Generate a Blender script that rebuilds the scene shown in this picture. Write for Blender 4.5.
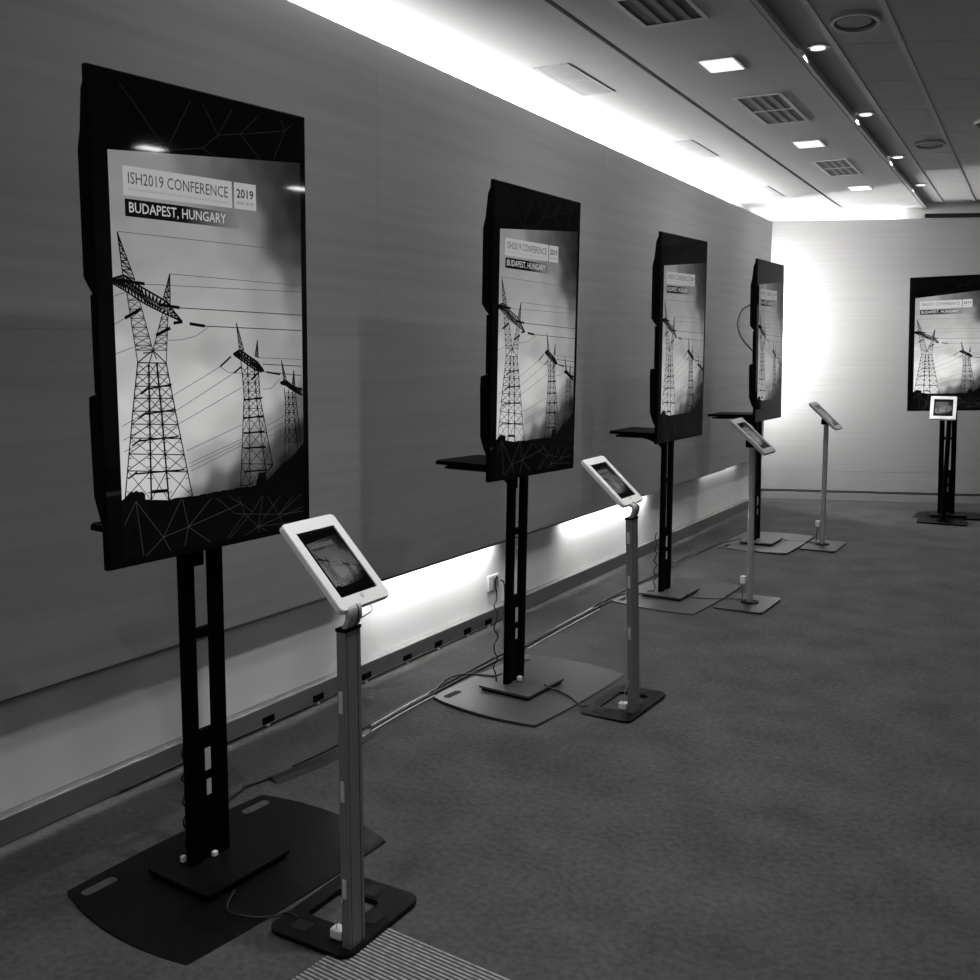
import bpy, bmesh, math, random
from mathutils import Vector, Matrix, Euler, noise
C = bpy.context.scene.collection
for o in list(bpy.data.objects): bpy.data.objects.remove(o)
PI = math.pi
random.seed(7)
sc = bpy.context.scene

# ------------------------------------------------------------------ camera
CX, CZ, YAW, PITCH, ROLL, F = 2.8903, 1.5846, .5340, .1397, .0055, 1022.04
cam = bpy.data.cameras.new('camera'); cam_o = bpy.data.objects.new('camera', cam); C.objects.link(cam_o)
_f = Vector((-math.sin(YAW)*math.cos(PITCH), math.cos(YAW)*math.cos(PITCH), -math.sin(PITCH)))
_r = Vector((math.cos(YAW), math.sin(YAW), 0)); _u = _r.cross(_f)
rr = math.cos(ROLL)*_r + math.sin(ROLL)*_u; uu = -math.sin(ROLL)*_r + math.cos(ROLL)*_u
M = Matrix.Identity(4)
for i in range(3): M[i][0], M[i][1], M[i][2] = rr[i], uu[i], -_f[i]
M[0][3], M[1][3], M[2][3] = CX, 0, CZ
cam_o.matrix_world = M
cam.sensor_fit = 'HORIZONTAL'; cam.sensor_width = 36.; cam.lens = 36.*F/980.; cam.clip_start = .05; cam.clip_end = 60
sc.camera = cam_o

# ------------------------------------------------------------------ world, exposure
w = bpy.data.worlds.new('world'); sc.world = w; w.use_nodes = True
w.node_tree.nodes['Background'].inputs[0].default_value = (.0, .0, .0, 1)
w.node_tree.nodes['Background'].inputs[1].default_value = 0
vs = sc.view_settings
vs.view_transform = 'Standard'; vs.look = 'None'; vs.gamma = 1.; vs.use_curve_mapping = False
EXPOSURE = 0.0
vs.exposure = EXPOSURE
try: sc.cycles.use_denoising = True
except Exception: pass
sc.cycles.max_bounces = 8; sc.cycles.diffuse_bounces = 5

def area(name, loc, direction, sx, sy, power, yawdir=None, spread=PI):
    """rectangular lamp; sx lies along yawdir"""
    l = bpy.data.lights.new(name, 'AREA'); l.shape = 'RECTANGLE'; l.size = sx; l.size_y = sy; l.energy = power; l.spread = spread
    o = bpy.data.objects.new(name, l); C.objects.link(o)
    z = -Vector(direction).normalized()
    x = Vector(yawdir or (0, 1, 0)); x = (x - z*x.dot(z)).normalized(); y = z.cross(x)
    m = Matrix.Identity(4)
    for i in range(3): m[i][0], m[i][1], m[i][2], m[i][3] = x[i], y[i], z[i], loc[i]
    o.matrix_world = m
    return o

SK = .0430                       # the ceiling lines run slightly across the wall
def cx(x5, y): return x5 - SK*(y-5)
# lamp positions: square panels of the near row, small round downlights, the row across the room
SQ = [(1.131+.0875*k, 5.254-2.26*k) for k in (2, 1)] + [(1.131, 5.254), (1.021, 7.525), (.932, 9.764)]
SQ_FAR = [(6.325, 5.763), (7.108, 8.176), (5.75, 3.45), (7.6, 10.44), (5.2, 1.2), (4.5, -1.6)]
RD = [(1.79, .46), (1.72, 2.1), (1.65, 3.74), (1.576, 5.378), (1.497, 7.008), (1.425, 8.654), (1.375, 10.195)]
P_SQ, P_FAR, P_RD = 13.0, 7.0, 7.0
for i, (x, y) in enumerate(SQ): area('panel_lamp', (x, y, 2.992), (0, 0, -1), .235, .17, P_SQ*(.4, .65, 1, 1, 1)[i])
for i, (x, y) in enumerate(SQ_FAR): area('panel_lamp', (x, y, 3.052), (0, 0, -1), .235, .17, P_FAR)
for i, (x, y) in enumerate(RD): area('downlight_lamp', (x, y, 3.044), (0, 0, -1), .05, .05, P_RD*(1.5, 1.5, 1.3, 1, 1, 1, 1)[i], None, 2.05)
# cove strips: on top of the panelling, under it, and behind its far edge
area('cove_strip_top', (-.20, 3.5, 2.875), (.15, 0, 1), 13.0, .05, 400, (0, 1, -.0155))
area('cove_strip_back', (.42, 11.10, 2.80), (-.1, -.0, 1), 1.3, .04, 6, (math.cos(.3808), math.sin(.3808), 0))
for y0, y1, p in ((3.75, 4.95, 19), (5.9, 7.3, 15), (8.6, 9.6, .8)):
    area('cove_strip_under', (.002, (y0+y1)/2, .560), (-.9, 0, -.8), y1-y0, .02, p, None, 2.0)
area('cove_strip_corner', (-.16, 10.26, 1.72), (.8, .6, 0), 1.4, .05, 54, (0, 0, 1))

# ------------------------------------------------------------------ materials
def mat(name, col=.5, rough=.5, metal=0., spec=.5, noise_amt=0., scale=(1, 1, 1), nscale=5., detail=3., bump=0., coat=0., emit=None):
    m = bpy.data.materials.new(name); m.use_nodes = True; nt = m.node_tree; b = nt.nodes['Principled BSDF']
    c = (col, col*.993, col*.985) if not isinstance(col, tuple) else col
    b.inputs['Base Color'].default_value = (*c, 1); b.inputs['Roughness'].default_value = rough
    b.inputs['Metallic'].default_value = metal; b.inputs['Specular IOR Level'].default_value = spec
    if coat: b.inputs['Coat Weight'].default_value = coat; b.inputs['Coat Roughness'].default_value = .03
    if emit: b.inputs['Emission Color'].default_value = (1, .995, .985, 1); b.inputs['Emission Strength'].default_value = emit
    if noise_amt or bump:
        tc = nt.nodes.new('ShaderNodeTexCoord'); mp = nt.nodes.new('ShaderNodeMapping'); mp.inputs['Scale'].default_value = scale
        n = nt.nodes.new('ShaderNodeTexNoise'); n.inputs['Scale'].default_value = nscale; n.inputs['Detail'].default_value = detail
        nt.links.new(tc.outputs['Object'], mp.inputs['Vector']); nt.links.new(mp.outputs['Vector'], n.inputs['Vector'])
        mr = nt.nodes.new('ShaderNodeMapRange'); mr.inputs['From Min'].default_value = .3; mr.inputs['From Max'].default_value = .7
        mr.inputs['To Min'].default_value = 1-noise_amt; mr.inputs['To Max'].default_value = 1+noise_amt
        nt.links.new(n.outputs['Fac'], mr.inputs['Value'])
        mx = nt.nodes.new('ShaderNodeVectorMath'); mx.operation = 'SCALE'; mx.inputs[0].default_value = c
        nt.links.new(mr.outputs['Result'], mx.inputs['Scale']); nt.links.new(mx.outputs['Vector'], b.inputs['Base Color'])
        if bump:
            bp = nt.nodes.new('ShaderNodeBump'); bp.inputs['Strength'].default_value = bump; bp.inputs['Distance'].default_value = .004
            nt.links.new(n.outputs['Fac'], bp.inputs['Height']); nt.links.new(bp.outputs['Normal'], b.inputs['Normal'])
    return m
def carpet_mat():
    m = mat('carpet', .070, .95, spec=.1, noise_amt=.22, nscale=45., detail=6., bump=.3)
    nt = m.node_tree; b = nt.nodes['Principled BSDF']
    tc = [n for n in nt.nodes if n.type == 'TEX_COORD'][0]
    n2 = nt.nodes.new('ShaderNodeTexNoise'); n2.inputs['Scale'].default_value = 3.5; n2.inputs['Detail'].default_value = 8.
    nt.links.new(tc.outputs['Object'], n2.inputs['Vector'])
    mr = nt.nodes.new('ShaderNodeMapRange'); mr.inputs['From Min'].default_value = .3; mr.inputs['From Max'].default_value = .7
    mr.inputs['To Min'].default_value = .8; mr.inputs['To Max'].default_value = 1.2
    nt.links.new(n2.outputs['Fac'], mr.inputs['Value'])
    old = b.inputs['Base Color'].links[0].from_socket
    v = nt.nodes.new('ShaderNodeVectorMath'); v.operation = 'SCALE'
    nt.links.new(old, v.inputs[0]); nt.links.new(mr.outputs['Result'], v.inputs['Scale']); nt.links.new(v.outputs['Vector'], b.inputs['Base Color'])
    return m
M_CARPET = carpet_mat()
M_PANEL = mat('brushed_panel', .31, .6, spec=.25, noise_amt=.07, scale=(14, .5, 14), nscale=1.6, detail=5.)
M_PANELB = mat('brushed_back_panel', .38, .55, spec=.3, noise_amt=.045, scale=(.6, .6, 40), nscale=1.6, detail=6.)
M_WHITE = mat('white_paint', .86, .6, noise_amt=.03, nscale=2.)
M_CEIL = mat('ceiling_paint', .56, .8, noise_amt=.02, nscale=3.)
M_TILE = mat('ceiling_tile', .60, .8, noise_amt=.03, nscale=8.)
M_BASEB = mat('baseboard_grey', .17, .5, noise_amt=.05)
M_DARKGAP = mat('dark_gap', .02, .9, spec=.1)
M_BAR = mat('ceiling_bar', .62, .5)
M_BLACK = mat('black_plastic', .0015, .5, spec=.05)
M_BLACKM = mat('black_powder_coat', .0012, .5, spec=.04)
M_PLATE = mat('grey_steel_plate', .075, .42, metal=.3, spec=.5, noise_amt=.10, nscale=5.)
M_PLATEB = mat('black_steel_plate', .004, .42, spec=.12, noise_amt=.1, nscale=6.)
M_PLATEG = mat('dark_grey_plate', .025, .4, spec=.4)
M_ALU = mat('brushed_aluminium', .20, .45, metal=.35, noise_amt=.05, scale=(40, 40, 1))
M_NECK = mat('satin_neck', .34, .45, metal=.2)
M_ALUL = mat('bright_aluminium', .45, .35, metal=.5)
M_WPL = mat('white_plastic', .72, .35, spec=.5)
M_CABLE = mat('black_cable', .005, .5)
M_CLIP = mat('silver_clip', .6, .3, metal=.2)
M_TAPE = mat('clear_tape', .10, .2, spec=.8)
M_LAMP = mat('lamp_diffuser', .8, .5, emit=1.0)
M_VENT = mat('vent_frame', .62, .5)
M_VDARK = mat('vent_inside', .16, .8)
M_VBLACK = mat('vent_black_inside', .05, .8)
M_FIND = mat('vent_dark_fin', .075, .6)
M_VPALE = mat('pale_vent_pane', .36, .8)
M_VGREY = mat('vent_frame_grey', .30, .6)
M_FIN = mat('vent_fin', .24, .6)
M_MATT = mat('ribbed_mat', .26, .85, noise_amt=.3, nscale=50)
M_MATD = mat('ribbed_mat_groove', .05, .9)
def screen_mat(name, strength):
    m = bpy.data.materials.new(name); m.use_nodes = True; nt = m.node_tree; b = nt.nodes['Principled BSDF']
    b.inputs['Base Color'].default_value = (.001, .001, .001, 1); b.inputs['Roughness'].default_value = .035
    b.inputs['Specular IOR Level'].default_value = .22
    a = nt.nodes.new('ShaderNodeVertexColor'); a.layer_name = 'glow'
    nt.links.new(a.outputs['Color'], b.inputs['Emission Color']); b.inputs['Emission Strength'].default_value = strength
    return m

# ------------------------------------------------------------------ mesh helpers
def obj(name, bm, m, parent=None, loc=None, rot=None, smooth=False):
    me = bpy.data.meshes.new(name); bmesh.ops.recalc_face_normals(bm, faces=bm.faces); bm.to_mesh(me); bm.free()
    for x in (m if isinstance(m, (list, tuple)) else [m]): me.materials.append(x)
    if smooth:
        for p in me.polygons: p.use_smooth = True
    o = bpy.data.objects.new(name, me); C.objects.link(o)
    if parent: o.parent = parent
    if loc: o.location = loc
    if rot: o.rotation_euler = rot
    return o
def struct(name, bm, m, **k):
    o = obj(name, bm, m, **k); o['kind'] = 'structure'; return o
def tag(o, label, cat, group=None, kind=None):
    o['label'] = label; o['category'] = cat
    if group: o['group'] = group
    if kind: o['kind'] = kind
    return o
def thing(name, label, cat, loc=(0, 0, 0), rot=(0, 0, 0), group=None):
    o = bpy.data.objects.new(name, None); C.objects.link(o); o.empty_display_size = .1
    o.location = loc; o.rotation_euler = rot
    return tag(o, label, cat, group)
def dup(root, loc, rot, label, group=None):
    def cp(o, par):
        c = o.copy(); C.objects.link(c); c.parent = par
        for ch in [q for q in bpy.data.objects if q.parent == o]: cp(ch, c)
        return c
    r = cp(root, None); r.location = loc; r.rotation_euler = rot; r['label'] = label
    if group: r['group'] = group
    return r
def box(bm, x0, x1, y0, y1, z0, z1, bev=0., mi=0, mtx=None):
    vs_ = [bm.verts.new((x, y, z)) for x in (x0, x1) for y in (y0, y1) for z in (z0, z1)]
    fs = []
    for q in ((0, 1, 3, 2), (4, 6, 7, 5), (0, 4, 5, 1), (2, 3, 7, 6), (0, 2, 6, 4), (1, 5, 7, 3)):
        f = bm.faces.new([vs_[i] for i in q]); f.material_index = mi; fs.append(f)
    if bev:
        es = {e for f in fs for e in f.edges}
        r = bmesh.ops.bevel(bm, geom=list(es), offset=bev, segments=2, affect='EDGES', profile=.5)
        vs_ = list({v for f in r['faces'] for v in f.verts} | {v for v in vs_ if v.is_valid})
    if mtx:
        bmesh.ops.transform(bm, matrix=mtx, verts=[v for v in vs_ if v.is_valid])
    return vs_
def prism(bm, pts, z0, z1, bev=0.):
    a = [bm.verts.new((x, y, z0)) for x, y in pts]; b = [bm.verts.new((x, y, z1)) for x, y in pts]
    n = len(pts); bm.faces.new(a[::-1]); top = bm.faces.new(b)
    for i in range(n): bm.faces.new((a[i], a[(i+1) % n], b[(i+1) % n], b[i]))
    if bev: bmesh.ops.bevel(bm, geom=list(top.edges), offset=bev, segments=2, affect='EDGES')
def extr(bm, pts3, d):
    """closed outline of 3-D points pushed along d"""
    d = Vector(d); a = [bm.verts.new(p) for p in pts3]; b = [bm.verts.new(Vector(p)+d) for p in pts3]
    n = len(a); bm.faces.new(a[::-1]); bm.faces.new(b)
    for i in range(n): bm.faces.new((a[i], a[(i+1) % n], b[(i+1) % n], b[i]))
def rrect(x0, x1, y0, y1, r, n=6):
    out = []
    for cx_, cy_, a0 in ((x1-r, y1-r, 0), (x0+r, y1-r, 90), (x0+r, y0+r, 180), (x1-r, y0+r, 270)):
        for k in range(n+1):
            a = math.radians(a0+90*k/n); out.append((cx_+r*math.cos(a), cy_+r*math.sin(a)))
    return out
def ring_prism(bm, outer, inner, z0, z1):
    """plate with a hole; both outlines have the same number of points in the same sense"""
    n = len(outer); L = []
    for z in (z0, z1): L.append(([bm.verts.new((x, y, z)) for x, y in outer], [bm.verts.new((x, y, z)) for x, y in inner]))
    for i in range(n):
        j = (i+1) % n
        bm.faces.new((L[0][0][i], L[0][0][j], L[0][1][j], L[0][1][i])); bm.faces.new((L[1][0][i], L[1][0][j], L[1][1][j], L[1][1][i]))
        bm.faces.new((L[0][0][i], L[0][0][j], L[1][0][j], L[1][0][i])); bm.faces.new((L[0][1][i], L[0][1][j], L[1][1][j], L[1][1][i]))
def smooth_path(pts, n=6):
    P = [Vector(p) for p in pts]; P = [2*P[0]-P[1]] + P + [2*P[-1]-P[-2]]; out = []
    for i in range(1, len(P)-2):
        for k in range(n):
            t = k/n; a, b, c, d = P[i-1:i+3]
            out.append(.5*((2*b)+(c-a)*t+(2*a-5*b+4*c-d)*t*t+(3*b-3*c+d-a)*t**3))
    out.append(P[-2]); return out
def tube(bm, pts, r, n=6, sm=True):
    P = smooth_path(pts) if sm else [Vector(p) for p in pts]; rings = []
    for i, p in enumerate(P):
        t = (P[min(i+1, len(P)-1)]-P[max(i-1, 0)]).normalized()
        ref = Vector((0, 0, 1)) if abs(t.z) < .9 else Vector((1, 0, 0))
        a = t.cross(ref).normalized(); b = t.cross(a)
        rings.append([bm.verts.new(p+r*(a*math.cos(2*PI*k/n)+b*math.sin(2*PI*k/n))) for k in range(n)])
    for i in range(len(rings)-1):
        for k in range(n): bm.faces.new((rings[i][k], rings[i][(k+1) % n], rings[i+1][(k+1) % n], rings[i+1][k]))
    bm.faces.new(rings[0][::-1]); bm.faces.new(rings[-1])
def disc(bm, c, rx, ry, z0, z1, n=32):
    prism(bm, [(c[0]+rx*math.cos(2*PI*k/n), c[1]+ry*math.sin(2*PI*k/n)) for k in range(n)], z0, z1)

# ------------------------------------------------------------------ room shell
BA = .3808; BD = Vector((math.cos(BA), math.sin(BA), 0)); BN = Vector((-math.sin(BA), math.cos(BA), 0)); BP = Vector((0, 10.808, 0))
def yback(x, off=0.): return 10.808 + (x*math.sin(BA)+off)/math.cos(BA)
XR, YR = 8.2, -3.0
bm = bmesh.new(); extr(bm, [(-.4, YR-.1, -.08), (XR+.1, YR-.1, -.08), (XR+.1, yback(XR+.1, .3), -.08), (-.4, yback(-.4, .3), -.08)], (0, 0, .08)); struct('floor', bm, M_CARPET)
# lower left wall (behind the floating panelling), upper recess wall
bm = bmesh.new(); box(bm, -.4, -.05, YR, 10.20, 0, .64); struct('wall_left_lower', bm, M_WHITE)
bm = bmesh.new(); box(bm, -.5, -.4, YR, 11.0, 0, .64); box(bm, -.5, -.3, YR, 11.0, .64, 3.2); box(bm, -.4, -.3, 10.2, 11.0, 0, .64); struct('wall_left_recess', bm, M_WHITE)
bm = bmesh.new(); box(bm, -.05, 0., YR, 10.30, 0, .09, .004); struct('baseboard_left', bm, M_BASEB)
# panelling: sheets with open joints
def ztop(y): return min(2.965, 2.922-.018*(y-3.23))
bm = bmesh.new()
def sheet(y0, y1, z0, z1a, z1b):
    extr(bm, [(.05, y0, z0), (.05, y1, z0), (.05, y1, z1b), (.05, y0, z1a)], (-.022, 0, 0))
YE = 10.17; gp = .0006
for a, b in ((YR, -1.08), (-1.08, 1.36), (1.36, 3.80), (3.80, 6.24), (6.24, 8.68), (8.68, YE)):
    sheet(a+gp, b-gp, 1.632 if a == 1.36 else 1.6312, ztop(a), ztop(b))
for a, b in ((YR, -.05), (-.05, 2.6), (2.6, 5.2), (5.2, 7.8), (7.8, YE)):
    sheet(a+gp*.3, b-gp*.3, .492+.003*max(0, (a-5)), 1.6311, 1.6311)
struct('wall_left', bm, M_PANEL)
bm = bmesh.new(); extr(bm, [(.046, YR, .478), (.046, 5.0, .478), (.046, 9.0, .494), (.046, 9.0, .508), (.046, 5.0, .4925), (.046, YR, .4925)], (-.018, 0, 0)); struct('trim_5', bm, mat('dark_edge_strip', .10, .6))  # narrow dark strip along the lower edge of the panelling
bm = bmesh.new(); box(bm, .010, .028, YR, YE-.05, .53, 2.76); struct('wall_left_backing', bm, M_DARKGAP)
# back wall: panelling stands 12 cm in front of the masonry
def bwall(u0, u1, o0, o1, z0, z1, bm, bev=0):
    pts = [BP+BD*u0+BN*o0, BP+BD*u1+BN*o0, BP+BD*u1+BN*o1, BP+BD*u0+BN*o1]
    extr(bm, [(p.x, p.y, z0) for p in pts], (0, 0, z1-z0))
bm = bmesh.new()
for z0, z1 in ((.10, .3015), (.303, 1.1988), (1.200, 2.1), (2.1008, 2.878)):
    for a, b in ((-.32, 1.25), (1.25, 3.69), (3.69, 6.13), (6.13, 9.2)): bwall(a+.0001, b-.0001, 0, .02, z0, z1, bm)
struct('wall_back', bm, M_PANELB)
bm = bmesh.new(); bwall(-.45, 9.4, .2, .35, 0, 3.2, bm); bwall(-.32, 9.2, .02, .03, .1, 2.84, bm); struct('wall_back_recess', bm, M_WHITE)
bm = bmesh.new(); bwall(-.32, 9.2, -.012, .02, 0, .075, bm); struct('baseboard_back', bm, mat('baseboard_back_grey', .30, .5))
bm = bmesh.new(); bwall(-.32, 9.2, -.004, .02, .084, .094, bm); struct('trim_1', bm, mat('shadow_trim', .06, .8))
bm = bmesh.new(); box(bm, XR, XR+.1, YR, yback(XR, .2), 0, 3.2); struct('wall_right', bm, M_PANEL)
bm = bmesh.new(); box(bm, -.4, XR+.1, YR-.1, YR, 0, 3.2); struct('wall_rear', bm, M_PANEL)

# ceiling: smooth soffit at 3.0, tiled field at 3.06, lines skewed by SK
YC = 11.6
def cquad(bm, xa, xb, y0, y1, z0, z1, off=None):
    def e(x, y): return (cx(x, y), y)
    pts = [e(xa, y0), e(xb, y0), e(xb, y1), e(xa, y1)]
    extr(bm, [(p[0], p[1], z0) for p in pts], (0, 0, z1-z0))
GX = .772
bm = bmesh.new()
ya, yb_ = YR, 11.4
def poly_ceiling(bm, xs, z0, z1):
    # strip between two skewed lines, cut by the back wall
    def endy(x5):
        y = 11.
        for _ in range(20): y = yback(cx(x5, y), .2)
        return y
    a, b = xs
    xa0 = -.5 if a is None else cx(a, YR); xb0 = XR+.05 if b is None else cx(b, YR)
    ya1 = yback(-.5, .2) if a is None else endy(a); xa1 = -.5 if a is None else cx(a, ya1)
    yb1 = yback(XR+.05, .2) if b is None else endy(b); xb1 = XR+.05 if b is None else cx(b, yb1)
    extr(bm, [(xa0, YR, z0), (xb0, YR, z0), (xb1, yb1, z0), (xa1, ya1, z0)], (0, 0, z1-z0))
poly_ceiling(bm, (None, GX-.014), 3.0, 3.12); poly_ceiling(bm, (GX+.014, 1.517), 3.0, 3.12)
struct('ceiling', bm, M_CEIL)
bm = bmesh.new(); poly_ceiling(bm, (GX-.03, GX+.03), 3.016, 3.03); struct('ceiling_shadow_groove', bm, M_DARKGAP)
bm = bmesh.new(); poly_ceiling(bm, (1.50, 1.668), 3.06, 3.12); poly_ceiling(bm, (1.50, 1.512), 2.996, 3.0)
struct('ceiling_downlight_strip', bm, M_CEIL)
bm = bmesh.new(); poly_ceiling(bm, (1.517, 1.535), 3.0, 3.02); struct('trim_2', bm, M_BAR)
# tiles
bm = bmesh.new()
TBX = [1.68, 1.998] + [1.998+.318*k for k in range(1, 14)]
ys = [5.394-.0+.797*k for k in range(-14, 11)]
xs_t = [1.665, 1.965, 3.3, 4.6, 5.9, 7.2, 8.6]
tb = math.tan(BA)
for i in range(len(xs_t)-1):
    for j in range(len(ys)-1):
        g = .004
        def cor(x5, k):
            y0 = ys[k] + (x5-1.68)*tb; return (cx(x5, y0), y0)
        a = cor(xs_t[i], j); b = cor(xs_t[i+1], j); c = cor(xs_t[i+1], j+1); d = cor(xs_t[i], j+1)
        if min(p[1] for p in (a, b, c, d)) > 14.5 or a[1] > yback(a[0], .2) or max(p[1] for p in (a, b, c, d)) < YR: continue
        extr(bm, [(a[0], a[1]+g, 3.06), (b[0], b[1]+g, 3.06), (c[0], c[1]-g, 3.06), (d[0], d[1]-g, 3.06)], (0, 0, .0022))
struct('ceiling_tiles', bm, M_TILE)
bm = bmesh.new(); poly_ceiling(bm, (1.62, None), 3.0625, 3.12); struct('ceiling_upper', bm, M_BAR)
for i, (xb, wd) in enumerate(((1.668, .032), (1.965, .026))):
    bm = bmesh.new(); poly_ceiling(bm, (xb-wd/2, xb+wd/2), 3.052, 3.062); struct('trim_%d' % (3+i), bm, mat('tee_bar', .55, .5))

# ------------------------------------------------------------------ ceiling fixtures
RZ = SK
order = ['nearest the camera', 'in the middle', 'farthest away']
def square_light(x, y, z, label):
    t = thing('ceiling_light', label, 'ceiling light', (x, y, z), (0, 0, RZ), 'square recessed ceiling lights')
    bm = bmesh.new(); ring_prism(bm, rrect(-.1, .1, -.135, .135, .012), rrect(-.086, .086, -.119, .119, .01), -.0035, .0); obj('frame', bm, M_VENT, t)
    bm = bmesh.new(); prism(bm, rrect(-.086, .086, -.119, .119, .01), -.003, .0); obj('diffuser', bm, M_LAMP, t)
    return t
sql = {2: 'square ceiling light nearest the camera, beside the big dark vent', 3: 'middle square ceiling light, between the two louvred vents', 4: 'farthest square ceiling light, close to the back wall'}
for i, (x, y) in enumerate(SQ):
    square_light(x, y, 3.0, sql.get(i, 'square ceiling light out of the frame, %s' % ('above the first display' if i else 'behind the camera')))
for i, (x, y) in enumerate(SQ_FAR):
    square_light(x, y, 3.06, 'square ceiling light in the row across the room')
def downlight(x, y, label):
    t = thing('downlight', label, 'downlight', (x, y, 3.06), (0, 0, 0), 'small round downlights')
    bm = bmesh.new(); k = 28
    ring_prism(bm, [(.055*math.cos(2*PI*i/k), .055*math.sin(2*PI*i/k)) for i in range(k)], [(.034*math.cos(2*PI*i/k), .034*math.sin(2*PI*i/k)) for i in range(k)], -.008, 0)
    obj('trim_ring', bm, M_VENT, t)
    bm = bmesh.new(); disc(bm, (0, 0), .036, .036, -.014, -.002); obj('bulb', bm, M_LAMP, t)
rdl = {3: 'small round downlight nearest the camera, beside the big round diffuser', 4: 'small round downlight second from the camera along the ceiling strip', 5: 'small round downlight third from the camera along the ceiling strip', 6: 'small round downlight farthest away, close to the back wall'}
for i, (x, y) in enumerate(RD): downlight(x, y, rdl.get(i, 'small round downlight above and behind the frame'))
def vent(x, y, sx, sy, label, group, flush=False, dark=False):
    t = thing('ceiling_vent', label, 'ceiling vent', (x, y, 3.0), (0, 0, RZ), group)
    bm = bmesh.new(); b = .022
    o = [(-sx/2, -sy/2), (sx/2, -sy/2), (sx/2, sy/2), (-sx/2, sy/2)]; i_ = [(-sx/2+b, -sy/2+b), (sx/2-b, -sy/2+b), (sx/2-b, sy/2-b), (-sx/2+b, sy/2-b)]
    zf = -.003 if flush else -.0045
    ring_prism(bm, o, i_, zf, .0); box(bm, -sx/2+b, sx/2-b, -.012, .012, zf, 0); obj('frame', bm, M_VGREY if flush else M_VENT, t)
    bm = bmesh.new(); box(bm, -sx/2+b, sx/2-b, -sy/2+b, sy/2-b, -.0025, -.0008); obj('vent_pane' if flush else 'dark_back', bm, M_VPALE if flush else (M_VBLACK if dark else M_VDARK), t)
    if flush: return
    bm = bmesh.new(); n = 4
    for h0, h1 in ((-sy/2+b, -.012), (.012, sy/2-b)):
        for k in range(1, n):
            xx = -sx/2+b + (sx-2*b)*k/n
            box(bm, xx-.010, xx+.018, h0, h1, -.0042, -.0026)
    obj('louvre', bm, M_FIND if dark else M_FIN, t)
G1 = 'louvred vents between the square lights'; G2 = 'small vents in the bright cove strip'
vent(1.19, 4.09, .30, .80, 'large dark louvred ceiling vent cut by the top edge of the picture', G1, False, True)
vent(1.087, 6.362, .28, .80, 'louvred ceiling vent between the nearest and the middle square light', G1)
vent(.988, 8.605, .26, .76, 'louvred ceiling vent between the middle and the farthest square light', G1)
vent(.355, 5.165, .20, .65, 'small ceiling vent in the glowing strip, nearest the camera', G2, True)
vent(.250, 7.325, .18, .68, 'small ceiling vent in the glowing strip, above the second display', G2, True)
vent(.155, 9.60, .16, .66, 'small ceiling vent in the glowing strip, farthest away', G2, True)
def diffuser(x, y, rx, ry, label):
    t = thing('round_air_diffuser', label, 'air diffuser', (x, y, 3.06), (0, 0, 0), 'round ceiling air diffusers')
    k = 40; c = lambda a, b: [(a*math.cos(2*PI*i/k), b*math.sin(2*PI*i/k)) for i in range(k)]
    bm = bmesh.new(); ring_prism(bm, c(rx, ry), c(rx*.86, ry*.86), -.020, 0); obj('rim', bm, M_VENT, t)
    bm = bmesh.new(); disc(bm, (-rx*.02, -ry*.14), rx*.70, ry*.62, -.016, -.010, k); obj('centre_disc', bm, M_FIN, t)
    bm = bmesh.new(); disc(bm, (0, 0), rx*.85, ry*.85, -.006, -.002, k); obj('dark_throat', bm, M_VBLACK, t)
diffuser(1.82, 5.04, .105, .15, 'big round air diffuser near the top of the ceiling')
diffuser(1.712, 8.23, .105, .16, 'smaller looking round air diffuser over the far end of the room')
diffuser(2.16, 7.66, .105, .16, 'round air diffuser cut by the right edge of the picture')

# ------------------------------------------------------------------ the conference picture (drawn in metres on the display front, traced from display 1)
W, H = .74, 1.245
S_ = [(86.5, 60.5), (304, 121), (308, 524), (107.5, 573)]; D_ = [(0, H), (W, H), (W, 0), (0, 0)]
def solve_h():
    A = []; B = []
    for (x, y), (u, v) in zip(S_, D_):
        A.append([x, y, 1, 0, 0, 0, -u*x, -u*y]); B.append(u); A.append([0, 0, 0, x, y, 1, -v*x, -v*y]); B.append(v)
    n = 8; Mx = [A[i]+[B[i]] for i in range(n)]
    for i in range(n):
        p = max(range(i, n), key=lambda r: abs(Mx[r][i])); Mx[i], Mx[p] = Mx[p], Mx[i]
        for r in range(n):
            if r != i:
                f = Mx[r][i]/Mx[i][i]; Mx[r] = [a-f*b for a, b in zip(Mx[r], Mx[i])]
    return [Mx[i][8]/Mx[i][i] for i in range(n)]
HH = solve_h()
def hm(x, y):
    d = HH[6]*x+HH[7]*y+1; return ((HH[0]*x+HH[1]*y+HH[2])/d, (HH[3]*x+HH[4]*y+HH[5])/d)

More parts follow.
